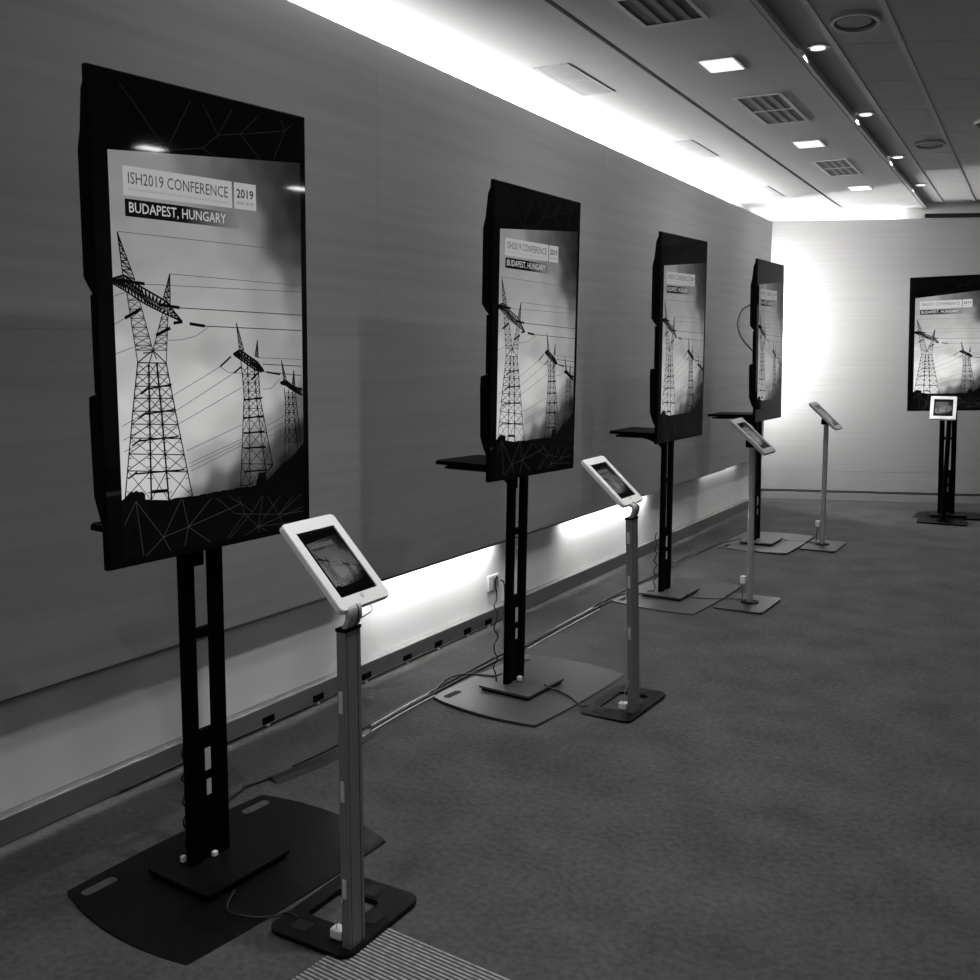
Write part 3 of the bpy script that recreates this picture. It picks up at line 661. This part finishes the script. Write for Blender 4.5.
M_CASEG = mat('pale_grey_case', .27, .4)
make_kiosk_b('slim silver tablet kiosk in front of the fourth display, seen edge on', (1.125, 6.173, 0), (.008, -.021, -.024), 1.057, .735, .004, .007, .22, .30, (-.165, .145, -.225, .205), M_CASEG, M_ALUL, DIM2, .156)
make_kiosk_b('silver tablet kiosk standing against the bright part of the back wall', (1.070, 8.362, 0), (.004, -.016, 0), 1.057, .757, -.002, .007, .22, .30, (-.120, .155, -.26, .19), M_CASEG, M_ALUL, DIM2, .181)
make_kiosk_b('white tablet kiosk on a black column in front of the far right display', (1.753, 10.142, 0), (.004, 0, -1.461), 1.055, .719, -.001, -.056, .22, .30, (-.14, .18, -.22, .20), mat('bright_white_case', .68, .4), M_BLACKM, screen_mat('tablet_far', .5), 0)

# ------------------------------------------------------------------ floor things
# ribbed strip under the near kiosk
t = thing('ribbed_mat', 'ribbed grey floor mat under the nearest tablet kiosk, bottom of picture', 'mat', (1.28, 2.115, 0), (0, 0, -.072-.0))
bm = bmesh.new(); box(bm, 0, 1.3, -1.1, 0, .0005, .0018); obj('backing', bm, M_MATD, t)
bm = bmesh.new()
for k in range(80):
    y = -.004-.0135*k; box(bm, .0, 1.3, y-.0065, y, .0018, .0030)
obj('ribs', bm, M_MATT, t)
# taped cable run along the wall
def cable(name, pts, r, label, cat='cable', group=None, m=None):
    bm = bmesh.new(); tube(bm, pts, r); return tag(obj(name, bm, m or M_CABLE, smooth=True), label, cat, group)
run = [(.35, 2.56), (.40, 2.8), (.42, 3.05), (.39, 3.35), (.375, 3.75), (.372, 4.3), (.376, 4.7), (.362, 5.2), (.36, 5.65), (.355, 6.1), (.345, 6.6), (.33, 7.0), (.325, 7.6), (.345, 8.0), (.44, 8.30)]
cable('floor_cable', [(x, y, .0055) for x, y in run], .0055, 'black cable running on the carpet parallel to the left wall behind the displays')
cable('floor_cable', [(x-.035+(.01 if i % 3 == 0 else 0), y, .005) for i, (x, y) in enumerate(run[1:13])], .0045, 'second thinner black cable lying beside the long floor cable, nearer the wall')
def strip(name, pts, wdt, z, m, label):
    bm = bmesh.new(); P_ = [Vector((x, y, 0)) for x, y in pts]; L = []
    for i, p in enumerate(P_):
        tg = (P_[min(i+1, len(P_)-1)]-P_[max(0, i-1)]).normalized(); n_ = Vector((-tg.y, tg.x, 0))
        L.append([p+n_*wdt/2, p+n_*wdt*.2, p-n_*wdt*.2, p-n_*wdt/2])
    hz = [.001, z, z, .001]
    V = [[bm.verts.new((q.x, q.y, hz[k])) for k, q in enumerate(r)] for r in L]; V2 = [[bm.verts.new((q.x, q.y, hz[k]+.0008)) for k, q in enumerate(r)] for r in L]
    for i in range(len(V)-1):
        for k in range(3):
            bm.faces.new((V[i][k], V[i][k+1], V[i+1][k+1], V[i+1][k])); bm.faces.new((V2[i][k], V2[i+1][k], V2[i+1][k+1], V2[i][k+1]))
        bm.faces.new((V[i][0], V[i+1][0], V2[i+1][0], V2[i][0])); bm.faces.new((V[i][3], V2[i][3], V2[i+1][3], V[i+1][3]))
    bm.faces.new([V[0][0], V[0][1], V[0][2], V[0][3], V2[0][3], V2[0][2], V2[0][1], V2[0][0]]); bm.faces.new([V[-1][0], V[-1][1], V[-1][2], V[-1][3], V2[-1][3], V2[-1][2], V2[-1][1], V2[-1][0]])
    return tag(obj(name, bm, m), label, 'tape', 'tape strips over the floor cable')
M_TAPED = mat('black_tape', .006, .4, spec=.25)
strip('floor_tape', [(.395, 2.66), (.43, 2.85), (.435, 3.05), (.41, 3.22)], .075, .013, M_TAPED, 'black tape over the floor cable beside the first display')
strip('floor_tape', [(.385, 3.27), (.37, 3.5), (.36, 3.74)], .034, .0125, M_TAPE, 'shiny clear tape over the floor cable between first and second display')
strip('floor_tape', [(.358, 4.55), (.362, 4.75), (.352, 5.2), (.345, 5.55)], .034, .0125, M_TAPE, 'shiny clear tape over the floor cable between second and third display')
strip('floor_tape', [(.33, 6.75), (.315, 7.1), (.31, 7.55)], .05, .0125, M_TAPED, 'dark tape over the floor cable between third and fourth display')
bm = bmesh.new(); tube(bm, [(.425, 2.96, .008), (.432, 3.08, .010), (.418, 3.24, .010), (.40, 3.5, .008), (.392, 3.74, .006)], .0026); tag(obj('tape_glint', bm, M_WPL), 'painted white glint along the shiny floor tape left of the second display', 'cable')  # white tubes drawn in place of the glints along the tape edges
bm = bmesh.new(); tube(bm, [(.405, 4.6, .006), (.400, 4.9, .008), (.392, 5.3, .008), (.385, 5.55, .006)], .0028); tag(obj('tape_glint', bm, M_WPL), 'painted white glint along the floor tape between second and third display', 'cable')
zp = .0145
cable('display_cable', [(.352, 2.575, .006), (.376, 2.50, .012), (.40, 2.42, .016), (.47, 2.30, .016), (.56, 2.19, .035)], .004, 'black cable from the floor run up onto the first display base')
cable('display_cable', [(.369, 3.765, .006), (.337, 3.875, .010), (.326, 3.99, .012), (.367, 4.055, .013), (.43, 4.075, .0155), (.50, 4.09, .017), (.545, 4.09, .036)], .0042, 'black cable bending up onto the grey base of the second display')
cable('display_cable', [(.358, 5.64, .006), (.333, 5.76, .010), (.361, 5.92, .014), (.465, 6.016, .0155), (.50, 6.04, .030), (.54, 6.06, .036)], .004, 'black cable bending onto the third display base')
cable('kiosk_cable', [(.84, 2.02, .015), (.90, 1.93, .0155), (.975, 1.94, .012), (1.03, 1.98, .010), (1.054, 2.0, .018), (1.10, 2.0, .019)], .0035, 'thin black cable between the first display base and the nearest kiosk')
cable('kiosk_cable', [(.79, 4.056, .036), (.83, 4.06, .020), (.858, 4.063, .0155), (.941, 4.019, .015), (1.0, 3.97, .012), (1.035, 3.95, .009), (1.06, 3.95, .019)], .0035, 'thin black cable across the second display base to its kiosk')
cable('kiosk_cable', [(.745, 6.083, .036), (.80, 6.10, .016), (.90, 6.13, .016), (1.0, 6.18, .018), (1.065, 6.19, .020)], .0035, 'thin black cable across the third display base to its kiosk')
cable('kiosk_cable', [(.74, 8.35, .036), (.79, 8.36, .016), (.885, 8.39, .016), (.97, 8.39, .019), (1.01, 8.38, .020)], .0035, 'thin black cable across the fourth display base to its kiosk')
# cable loops hanging on the uprights
def looped(x, y, z0, z1, label):
    P_ = []; n = 14
    for k in range(n+1):
        f = k/n; P_.append((x-.012+.007*math.sin(k*2.4), y-.010+.009*math.cos(k*2.1), z0+(z1-z0)*f))
    return cable('hanging_cable', P_, .0032, label, group='cables hanging on the display uprights')
looped(.645, 2.045, .05, .40, 'black cable hanging on the wall side of the first display upright')
looped(.610, 3.945, .05, .55, 'tangled black cable hanging beside the second display upright')
looped(.560, 6.045, .05, .42, 'tangled black cable hanging beside the third display upright')
cable('looped_cable', [(.52, 8.05, 1.93), (.46, 7.97, 1.88), (.44, 7.93, 1.80), (.44, 7.93, 1.74), (.46, 7.97, 1.66), (.52, 8.07, 1.56)], .006, 'grey cable looping out behind the fourth display', m=mat('grey_cable', .16, .5))
# small plug on the first display upright foot
bm = bmesh.new(); box(bm, .664, .678, 2.10, 2.118, .034, .050, .003); tag(obj('power_plug', bm, M_WPL), 'small white plug at the foot of the first display', 'plug')
bm = bmesh.new(); box(bm, .610, .624, 2.025, 2.04, .034, .054, .003); tag(obj('power_plug', bm, M_WPL), 'small white plug beside the wall side of the first display foot', 'plug')
bm = bmesh.new(); box(bm, .652, .672, 4.04, 4.062, .034, .055, .003); tag(obj('power_plug', bm, M_WPL), 'small white plug at the foot of the second display', 'plug')
# cable along the baseboard with its clips
cable('wall_cable', [(.008, y, .012+.003*math.sin(y*5)) for y in [2.3+.35*k for k in range(9)]], .004, 'thin black cable running along the bottom of the left baseboard')
cy_ = [3.068, 3.389, 3.739, 4.076, 4.358, 4.647, 4.874]
cl = ['beside the first kiosk tablet column on its left', 'just left of the first kiosk column', 'just right of the first kiosk column', 'under the first kiosk tablet, right side', 'midway between kiosk column and second display', 'left of the second display cables', 'closest to the second display']
for k, (y, nm) in enumerate(zip(cy_, ['leftmost, farthest from the second display', 'second from the left', 'third from the left, beside the nearest kiosk column', 'fourth from the left', 'fifth from the left', 'sixth from the left', 'rightmost, closest to the second display'])):
    bm = bmesh.new(); box(bm, .0005, .007, y-.034, y+.034, .014, .046, .002)
    c = tag(obj('cable_clip', bm, M_BLACK), 'small black clip on the left baseboard, ' + nm, 'cable clip', 'black clips along the baseboard')
    bm = bmesh.new(); box(bm, .0065, .016, y-.020, y-.004, .004, .010); obj('foot_tab', bm, M_CLIP, c)
# wall outlet with a plug
t = thing('wall_outlet', 'white wall outlet low on the wall, left of the second display upright', 'outlet', (-.05, 5.02, .228), (0, 0, 0))
bm = bmesh.new(); box(bm, 0, .012, -.075, .045, -.045, .045, .004); obj('cover_plate', bm, M_WPL, t)
bm = bmesh.new(); box(bm, .012, .016, -.03, .03, -.03, .03, .002); obj('socket', bm, M_CASEG, t)
cable('plug_cord', [(-.022, 5.05, .235), (.0, 5.05, .225), (.02, 5.03, .17), (.03, 5.01, .10), (.04, 4.98, .04), (.10, 4.9, .008), (.30, 4.75, .007)], .005, 'black plug cord dropping from the white wall outlet')
# dark linear grille along the top of the back wall, right side
bm = bmesh.new(); bwall(1.36, 3.4, -.035, -.002, 2.885, 2.925, bm); t = tag(obj('linear_grille', bm, M_DARKGAP), 'dark narrow linear grille above the back wall panelling at the right edge', 'grille')
